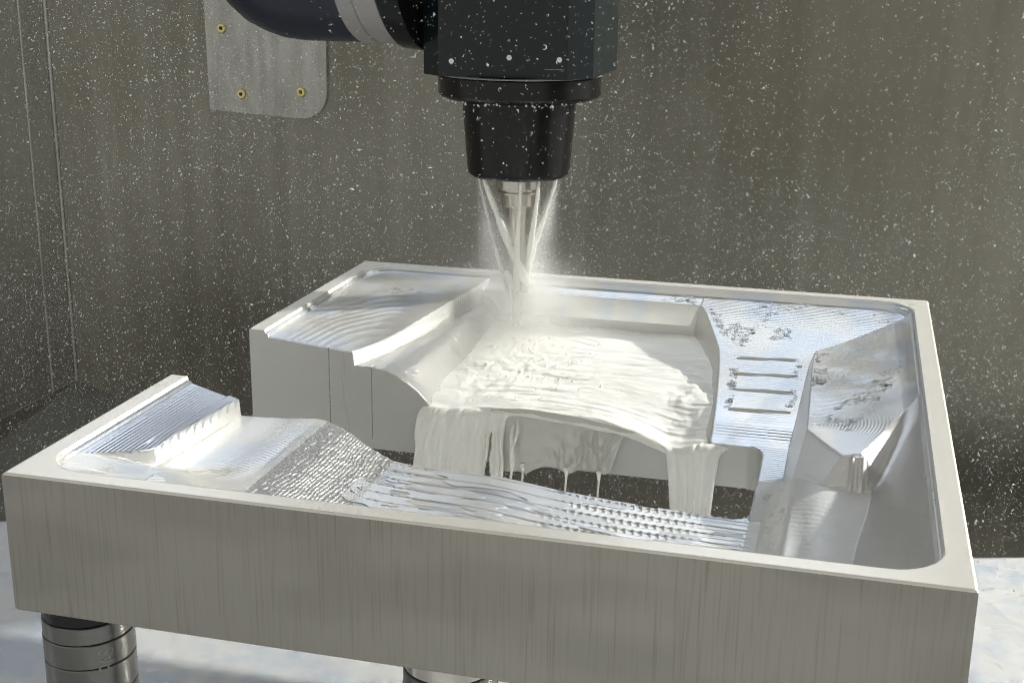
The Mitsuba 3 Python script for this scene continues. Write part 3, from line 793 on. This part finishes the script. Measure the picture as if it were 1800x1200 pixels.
groups_ = [in_poly(420, [(.322, .505), (.385, .512), (.395, .46), (.345, .44)], 1, 70, .53), in_poly(120, [(.275, .530), (.31, .530), (.31, .514), (.275, .514)], 2, 90, .48),
           in_poly(160, [(.4145, .43), (.424, .432), (.423, .34), (.4150, .34)], 3, 90, .45), in_poly(380, [(.423, .27), (.44, .235), (.478, .36), (.470, .38)], 4, 120, .5),
           in_poly(90, [(.045, .455), (.085, .46), (.08, .49), (.04, .485)], 5, 80, .5), in_poly(110, [(.392, .23), (.41, .20), (.408, .13), (.397, .12)], 6, 140, .45),
           in_poly(120, [(.352, .43), (.357, .43), (.359, .34), (.354, .34)], 7, 110, .5), in_poly(60, [(.399, .43), (.4035, .43), (.4035, .34), (.399, .34)], 8, 110, .5),
           in_poly(160, [(.16, .5), (.31, .53), (.49, .53), (.48, .5)], 9, 60, .58), in_poly(40, [(.475, .02), (.487, .03), (.487, .2), (.478, .1)], 10, 60, .5),
           in_poly(140, [(.255, .1795), (.385, .1795), (.385, .1832), (.255, .1832)], 12, 60, .1)]
allp = np.vstack(groups_); rr = np.clip(rng.lognormal(math.log(.00085), .38, len(allp)), .0004, .0021)
bv_, bf_ = beads(allp, rr)
obj('water_beads', trimesh.Trimesh(bv_, bf_, process=False), 'water', smooth=True, label='clusters of clear water beads scattered over the cut surfaces of the block', cat='droplets', kind='stuff')

# ------------------------------------------------------------------ spindle head and tool
AX, AY = .157, .500
head = thing('spindle_head', 'dark green black milling spindle head hanging above the block', 'machine spindle')
poly = Polygon([(-.0715, -.034), (-.0545, -.050), (.0490, -.050), (.0655, -.030), (.0655, .072), (-.0715, .072)]).buffer(.0015)
hs = trimesh.creation.extrude_polygon(poly, .42)
hs.apply_translation((AX + .0015, AY, .1785))
obj('housing', hs, 'head_paint', head, smooth=25)
for (bx, bz) in ((-.0440, .1905), (.0035, .1945), (.0440, .1940)):
    obj('bolt', lathe([(0, .0004), (.0021, .0004), (.0021, -.0010), (.0016, -.0018), (0, -.0018)], 20, '-y', (AX + .0015 + bx, AY - .0517, bz)).apply_transform(np.eye(4)), 'white_plastic', head, smooth=30)
obj('flange', lathe([(0, .1780), (.0655, .1780), (.0675, .1765), (.0675, .1625), (.0655, .1605), (.0600, .1585), (0, .1585)], 96, at=(AX + .0005, AY, 0)), 'black_steel', head, smooth=30)
obj('nose', lathe([(0, .1590), (.0465, .1590), (.0470, .1500), (.0432, .1010), (.0420, .0965), (.0395, .0945), (.0240, .0940), (0, .0940)], 96, at=(AX + .0005, AY, 0)), 'black_steel', head, smooth=30)
obj('seal_ring', lathe([(.0600, .1779), (.0682, .1779), (.0684, .1782), (.0682, .1785), (.0600, .1785), (.0600, .1779)], 96, at=(AX + .0005, AY, 0)), 'grey_cast', head, smooth=30)
obj('scratch', box(AX + .034, AX + .0495, AY - .0522, AY - .0514, .1862, .1865), 'grey_cast', head)
ARM_Z, ARM_R = .296, .096
arm = thing  # (kept for brevity)
prof = [(0, -.112), (.040, -.108), (.060, -.0985), (.074, -.088), (.084, -.075), (.0905, -.060), (.0945, -.046), (ARM_R, -.030), (ARM_R, .0235), (0, .0235)]
obj('swivel_arm', lathe(prof, 96, 'x', (0, AY + .005, ARM_Z)), 'arm_paint', head, smooth=30, label='rounded dark navy swivel arm')
obj('grey_ring', lathe([(0, .0240), (ARM_R + .0005, .0240), (ARM_R + .0005, .0375), (ARM_R - .0005, .0380), (ARM_R - .0005, .0386), (ARM_R + .0005, .0392), (ARM_R + .0005, .0575), (0, .0575)], 128, 'x', (0, AY + .005, ARM_Z)), 'grey_cast', head, smooth=30, label='light grey ring around the swivel arm')
obj('arm_collar', lathe([(0, .0578), (ARM_R + .001, .0578), (ARM_R + .004, .0605), (ARM_R + .006, .079), (0, .079)], 96, 'x', (0, AY + .005, ARM_Z)), 'black_steel', head, smooth=30)

tool = thing('milling_cutter', 'slim steel milling cutter in a stepped holder pointing down into the milky pool', 'cutting tool')
obj('holder', lathe([(0, .0942), (.0187, .0942), (.0190, .0935), (.0190, .0838), (.0182, .0830), (.0150, .0826), (.0150, .0812), (.0172, .0806), (.0172, .0790), (.0140, .0782), (.0134, .0690), (.0128, .0682), (0, .0682)], 64, at=(AX, AY, 0)), 'tool_steel', tool, smooth=28)
obj('extension', lathe([(0, .0683), (.0092, .0683), (.0084, .0600), (.0070, .0120), (.0062, .0085), (0, .0085)], 48, at=(AX, AY, 0)), 'tool_steel', tool, smooth=28)
# fluted cutter
nt_, na = 70, 28
zz = np.linspace(.0090, -.0440, nt_); aa = np.arange(na) * 2 * np.pi / na
tw = (zz - .009) * 110
Rr = .0038 * (1 - .28 * np.clip((np.cos(2 * (aa[None] - tw[:, None] * sst(.004, -.006, zz)[:, None])) - .1), 0, 1) * sst(.002, -.008, zz)[:, None])
v = np.stack([AX + Rr * np.cos(aa), AY + Rr * np.sin(aa), np.repeat(zz[:, None], na, 1)], -1).reshape(-1, 3)
i, j = np.meshgrid(np.arange(nt_ - 1), np.arange(na), indexing='ij')
q = np.stack([i * na + j, (i + 1) * na + j, (i + 1) * na + (j + 1) % na, i * na + (j + 1) % na], -1).reshape(-1, 4)
v = np.vstack([v, [AX, AY, zz[-1] - .001]]); kk = np.arange(na)
f = np.vstack([q[:, [0, 1, 2]], q[:, [0, 2, 3]], np.stack([np.full(na, len(v) - 1), (nt_ - 1) * na + (kk + 1) % na, (nt_ - 1) * na + kk], -1)])
obj('cutter', trimesh.Trimesh(v, f, process=False), 'carbide', tool, smooth=40)

# coolant jets from the spindle nose towards the cutter, and the spray round it
ring_a = [(-.0335, -.006), (-.0240, -.022), (.0095, -.028), (.0235, -.020), (.0335, .002)]
ends = [(-.006, -.004, -.010), (.012, -.009, .000), (.001, -.008, -.004), (.0085, -.006, -.004), (.006, -.004, .004)]
fat = [.0009, .0021, .0014, .0015, .0014]
JL = ['leftmost fine coolant jet, a faint widening spray', 'thick slanting white coolant jet crossing in front of the tool', 'thin upright white coolant jet just right of the tool holder', 'fourth coolant jet from the left, straight and white', 'rightmost coolant jet slanting inwards']
for (x0, y0), (x1, y1, z1), r0, jl in zip(ring_a, ends, fat, JL):
    s = np.linspace(0, 1, 40)
    ptsj = np.stack([AX + x0 + (x1 - x0) * (s - .12 * s * (1 - s)), AY + y0 + (y1 - y0) * s, .0938 + (z1 - .0938) * s], -1)
    ptsj += .0005 * np.stack([np.sin(s * 9), np.cos(s * 7), 0 * s], -1) * s[:, None]
    rj = r0 * (.75 + 1.5 * s) * (1 + .7 * (fb(s * 9, s * 0, int(r0 * 1e5), 3) - .5))
    obj('coolant_jet', tube(ptsj, rj, 10), 'milk', smooth=True, label=jl, cat='coolant jet', group='coolant jets from the spindle nose')

mnx, mny, mnz = 96, 64, 84
bx0, bx1, by0, by1, bz0, bz1 = .04, .36, .395, .531, -.050, .093
gz_, gy_, gx_ = np.meshgrid(np.linspace(bz0, bz1, mnz), np.linspace(by0, by1, mny), np.linspace(bx0, bx1, mnx), indexing='ij')
den = np.zeros(gx_.shape)
for (x0, y0), (x1, y1, z1), wgt in zip(ring_a, ends, (1.1, .9, .5, .6, 1.2)):
    s = np.clip((.0938 - gz_) / (.0938 - z1), 0, 1.3)
    cx_, cy_ = AX + x0 + (x1 - x0) * s, AY + y0 + (y1 - y0) * s
    outw = (gx_ - cx_) * np.sign(x0)
    wx = .0012 + .0065 * s + .010 * s * (outw > 0) * (abs(x0) > .025)
    den += wgt * 280 * np.exp(-((gx_ - cx_) / wx) ** 2 - ((gy_ - cy_) / (.0015 + .006 * s)) ** 2) / (1 + 3.5 * s)
rad = np.hypot(gx_ - AX - .004, (gy_ - AY) * 1.1)
den += 34 * np.exp(-(rad / .034) ** 2) * np.exp(-((gz_ + .022) / .034) ** 2)
den += 9 * np.exp(-((gx_ - AX - .012) / .060) ** 2) * np.exp(-((gz_ + .030) / .030) ** 2)
den *= .55 + .9 * np.clip(np.asarray(fb(gx_ * 60 + gy_ * 40, gz_ * 40 + gy_ * 25, 61, 3)), 0, 1)
fade = np.minimum.reduce([gx_ - bx0, bx1 - gx_, gy_ - by0, by1 - gy_, bz1 + .004 - gz_])
den *= np.clip(fade / .012, 0, 1)
scene['spray_air'] = {'type': 'heterogeneous', 'albedo': {'type': 'rgb', 'value': [.97, .97, .96]}, 'scale': 1.0,
                      'sigma_t': {'type': 'gridvolume', 'grid': mi.VolumeGrid(den.astype(np.float32)[..., None]),
                                  'to_world': T4().translate([bx0, by0, bz0]).scale([bx1 - bx0, by1 - by0, bz1 - bz0])}}
scene['spray'] = {'type': 'cube', 'to_world': T4().translate([(bx0 + bx1) / 2, (by0 + by1) / 2, (bz0 + bz1) / 2]).scale([(bx1 - bx0) / 2, (by1 - by0) / 2, (bz1 - bz0) / 2]),
                  'bsdf': {'type': 'null'}, 'interior': {'type': 'ref', 'id': 'spray_air'}}
labels['spray'] = {'label': 'fine white coolant mist around the cutter and the jets', 'category': 'mist', 'kind': 'stuff'}

# ------------------------------------------------------------------ plate on the back wall
pl = thing('wall_plate', 'pale steel plate with a rounded corner bolted to the back wall behind the swivel arm', 'plate')
pp = Polygon([(-.362, .62), (-.358, .084), (-.250, .078)] + [(-.232 + .032 * math.sin(a), .110 - .032 * math.cos(a)) for a in np.linspace(0, math.pi / 2, 10)] + [(-.199, .18), (-.199, .62)])
pm = trimesh.creation.extrude_polygon(pp, .004)
pm.vertices = np.stack([pm.vertices[:, 0], WY - .0005 - pm.vertices[:, 2], pm.vertices[:, 1]], -1); trimesh.repair.fix_normals(pm)
obj('sheet', pm, 'plate_steel', pl)
for (bx, bz) in ((-.336, .184), (-.313, .105), (-.233, .110)):
    bk = obj('bolt', lathe([(.0022, -.002), (.0060, -.002), (.0062, .0012), (.0052, .0034), (.0024, .0036), (.0022, -.002)], 28, '-y', (bx, WY - .0045, bz)), 'brass', pl, smooth=30)
    obj('socket', lathe([(0, 0), (.0030, 0), (.0030, .0008), (0, .0008)], 6, '-y', (bx, WY - .0050, bz)), 'dark_socket', bk)

# ------------------------------------------------------------------ splashing drops
r = np.random.default_rng(3)


def cloud(n, lo, hi, seed, keepfn=None):
    r = np.random.default_rng(seed); lo, hi = np.array(lo), np.array(hi)
    p = lo + r.random((n, 3)) * (hi - lo)
    return p if keepfn is None else p[keepfn(p, r)]


def spread(p, r):                 # denser low down and around the block, patchy, thinner to the upper right
    d = .35 + .65 * sst(.28, -.15, p[:, 2]) - .34 * sst(.05, .50, p[:, 0]) * sst(-.20, .02, p[:, 2]) + .25 * sst(.1, -.3, p[:, 0])
    d = d * (.25 + 1.5 * sst(.25, .8, fb(p[:, 0] * 9, p[:, 2] * 9, 71, 4)))
    return r.random(len(p)) < d * 1.25


fp_ = cloud(250000, (-.90, .60, -.42), (.80, .935, .30), 5, spread)
fp_ = fp_[(fp_[:, 1] < WY - .01 - np.maximum(0, CX - fp_[:, 0]) * 1.3)]
curl = r.random(len(fp_)) < .012
obj('splash_curls', curls(fp_[curl], np.clip(r.lognormal(math.log(.0011), .35, curl.sum()), .0006, .0026), 18), 'drop_white', smooth=True,
    label='tiny bent threads of splashing liquid flying in the air behind the block', cat='droplets', kind='stuff')
fp_ = fp_[~curl]
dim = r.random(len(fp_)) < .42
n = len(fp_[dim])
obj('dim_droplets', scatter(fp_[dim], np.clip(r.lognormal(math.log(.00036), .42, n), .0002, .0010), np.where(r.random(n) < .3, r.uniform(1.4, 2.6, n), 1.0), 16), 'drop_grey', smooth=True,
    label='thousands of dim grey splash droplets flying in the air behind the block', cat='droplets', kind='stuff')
fp_ = fp_[~dim]
n = len(fp_)
obj('flying_droplets', scatter(fp_, np.clip(r.lognormal(math.log(.00037), .5, n), .00015, .0013), np.where(r.random(n) < .2, r.uniform(1.4, 2.4, n), 1.0), 6), 'drop_white', smooth=True,
    label='thousands of bright splash droplets flying in the air behind the block', cat='droplets', kind='stuff')
np_ = cloud(1100, (.03, .30, .09), (.30, .43, .26), 8)
n = len(np_)
nc = cloud(130, (.03, .30, .09), (.30, .44, .26), 81)
obj('near_curls', curls(nc, np.clip(r.lognormal(math.log(.00075), .4, len(nc)), .0004, .0018), 28), 'drop_white', smooth=True,
    label='small bent threads of liquid flying in front of the spindle head', cat='droplets', kind='stuff')
obj('near_droplets', scatter(np_, np.clip(r.lognormal(math.log(.00026), .5, n), .00013, .0010), np.where(r.random(n) < .5, r.uniform(1.6, 3.0, n), 1.0), 9), 'drop_white', smooth=True,
    label='sparse bright droplets flying in front of the dark spindle head', cat='droplets', kind='stuff')
# drops clinging to the walls
wn = 20000
wp = np.stack([r.uniform(CX, .8, wn), np.full(wn, WY - .0006), r.uniform(-.6, .30, wn)], -1)
obj('wall_droplets', scatter(wp, np.clip(r.lognormal(math.log(.00055), .4, wn), .0003, .0014), np.where(r.random(wn) < .4, r.uniform(1.5, 2.6, wn), 1.0), 10), 'drop_white', smooth=True,
    label='water droplets clinging all over the back wall', cat='droplets', kind='stuff')
# drops hanging round the flange
a = r.uniform(math.pi, TAU, 46)
hp = np.stack([AX + .0625 * np.cos(a), AY + .0625 * np.sin(a), .1590 - r.random(46) * .002], -1)
obj('hanging_droplets', scatter(hp, r.uniform(.0006, .0014, 46), np.ones(46), 12), 'drop_white', smooth=True, label='row of droplets hanging from the lower edge of the black spindle flange', cat='droplets', kind='stuff')

# ------------------------------------------------------------------ lamps (both outside the frame)
lamp = thing('unseen_light_panel', 'unseen long light panel above the back wall, placed for the sheen on the cut metal', 'lamp')
ctr = V(-.15, .765, .545); tilt = V(0, -.80, -.60); tilt /= np.linalg.norm(tilt)
up_ = np.cross(V(1, 0, 0), tilt); up_ /= np.linalg.norm(up_)
if up_[2] < 0: up_ = -up_
hw, hh = .70, .27
cr = [ctr + sx_ * hw * V(1, 0, 0) + sy_ * hh * up_ for sx_, sy_ in ((-1, -1), (1, -1), (1, 1), (-1, 1))]
m = trimesh.Trimesh(cr, [[0, 1, 2], [0, 2, 3]], process=False)
if m.face_normals[0] @ tilt < 0: m.invert()
scene[lamp + '__diffuser'] = {**mikit.ply(m, 'lamp_body'), 'emitter': emit(PANEL_RAD)}
back = [c - tilt * .004 for c in cr] + [c - tilt * .06 for c in cr]
obj('housing', trimesh.convex.convex_hull(np.array(back)), 'lamp_body', lamp)
wl = thing('unseen_key_lamp', 'unseen round lamp at the right rear, placed for the hard light and shadows', 'lamp')
dsk = lathe([(0, 0), (KEY_R, 0), (KEY_R, -.002), (0, -.002)], 40)
zax = -KEY_DIR; xax = np.cross(V(0, 0, 1), zax); xax /= np.linalg.norm(xax); yax = np.cross(zax, xax)
M = np.eye(4); M[:3, :3] = np.stack([xax, yax, zax], -1); M[:3, 3] = KEY_AT
dsk.apply_transform(M)
scene[wl + '__lens'] = {**mikit.ply(dsk, 'lamp_body'), 'emitter': emit(KEY_RAD)}
hd = lathe([(0, -.004), (KEY_R * 1.1, -.004), (KEY_R * 1.1, -.10), (KEY_R * .6, -.14), (0, -.14)], 40); hd.apply_transform(M)
obj('housing', hd, 'lamp_body', wl, smooth=30)
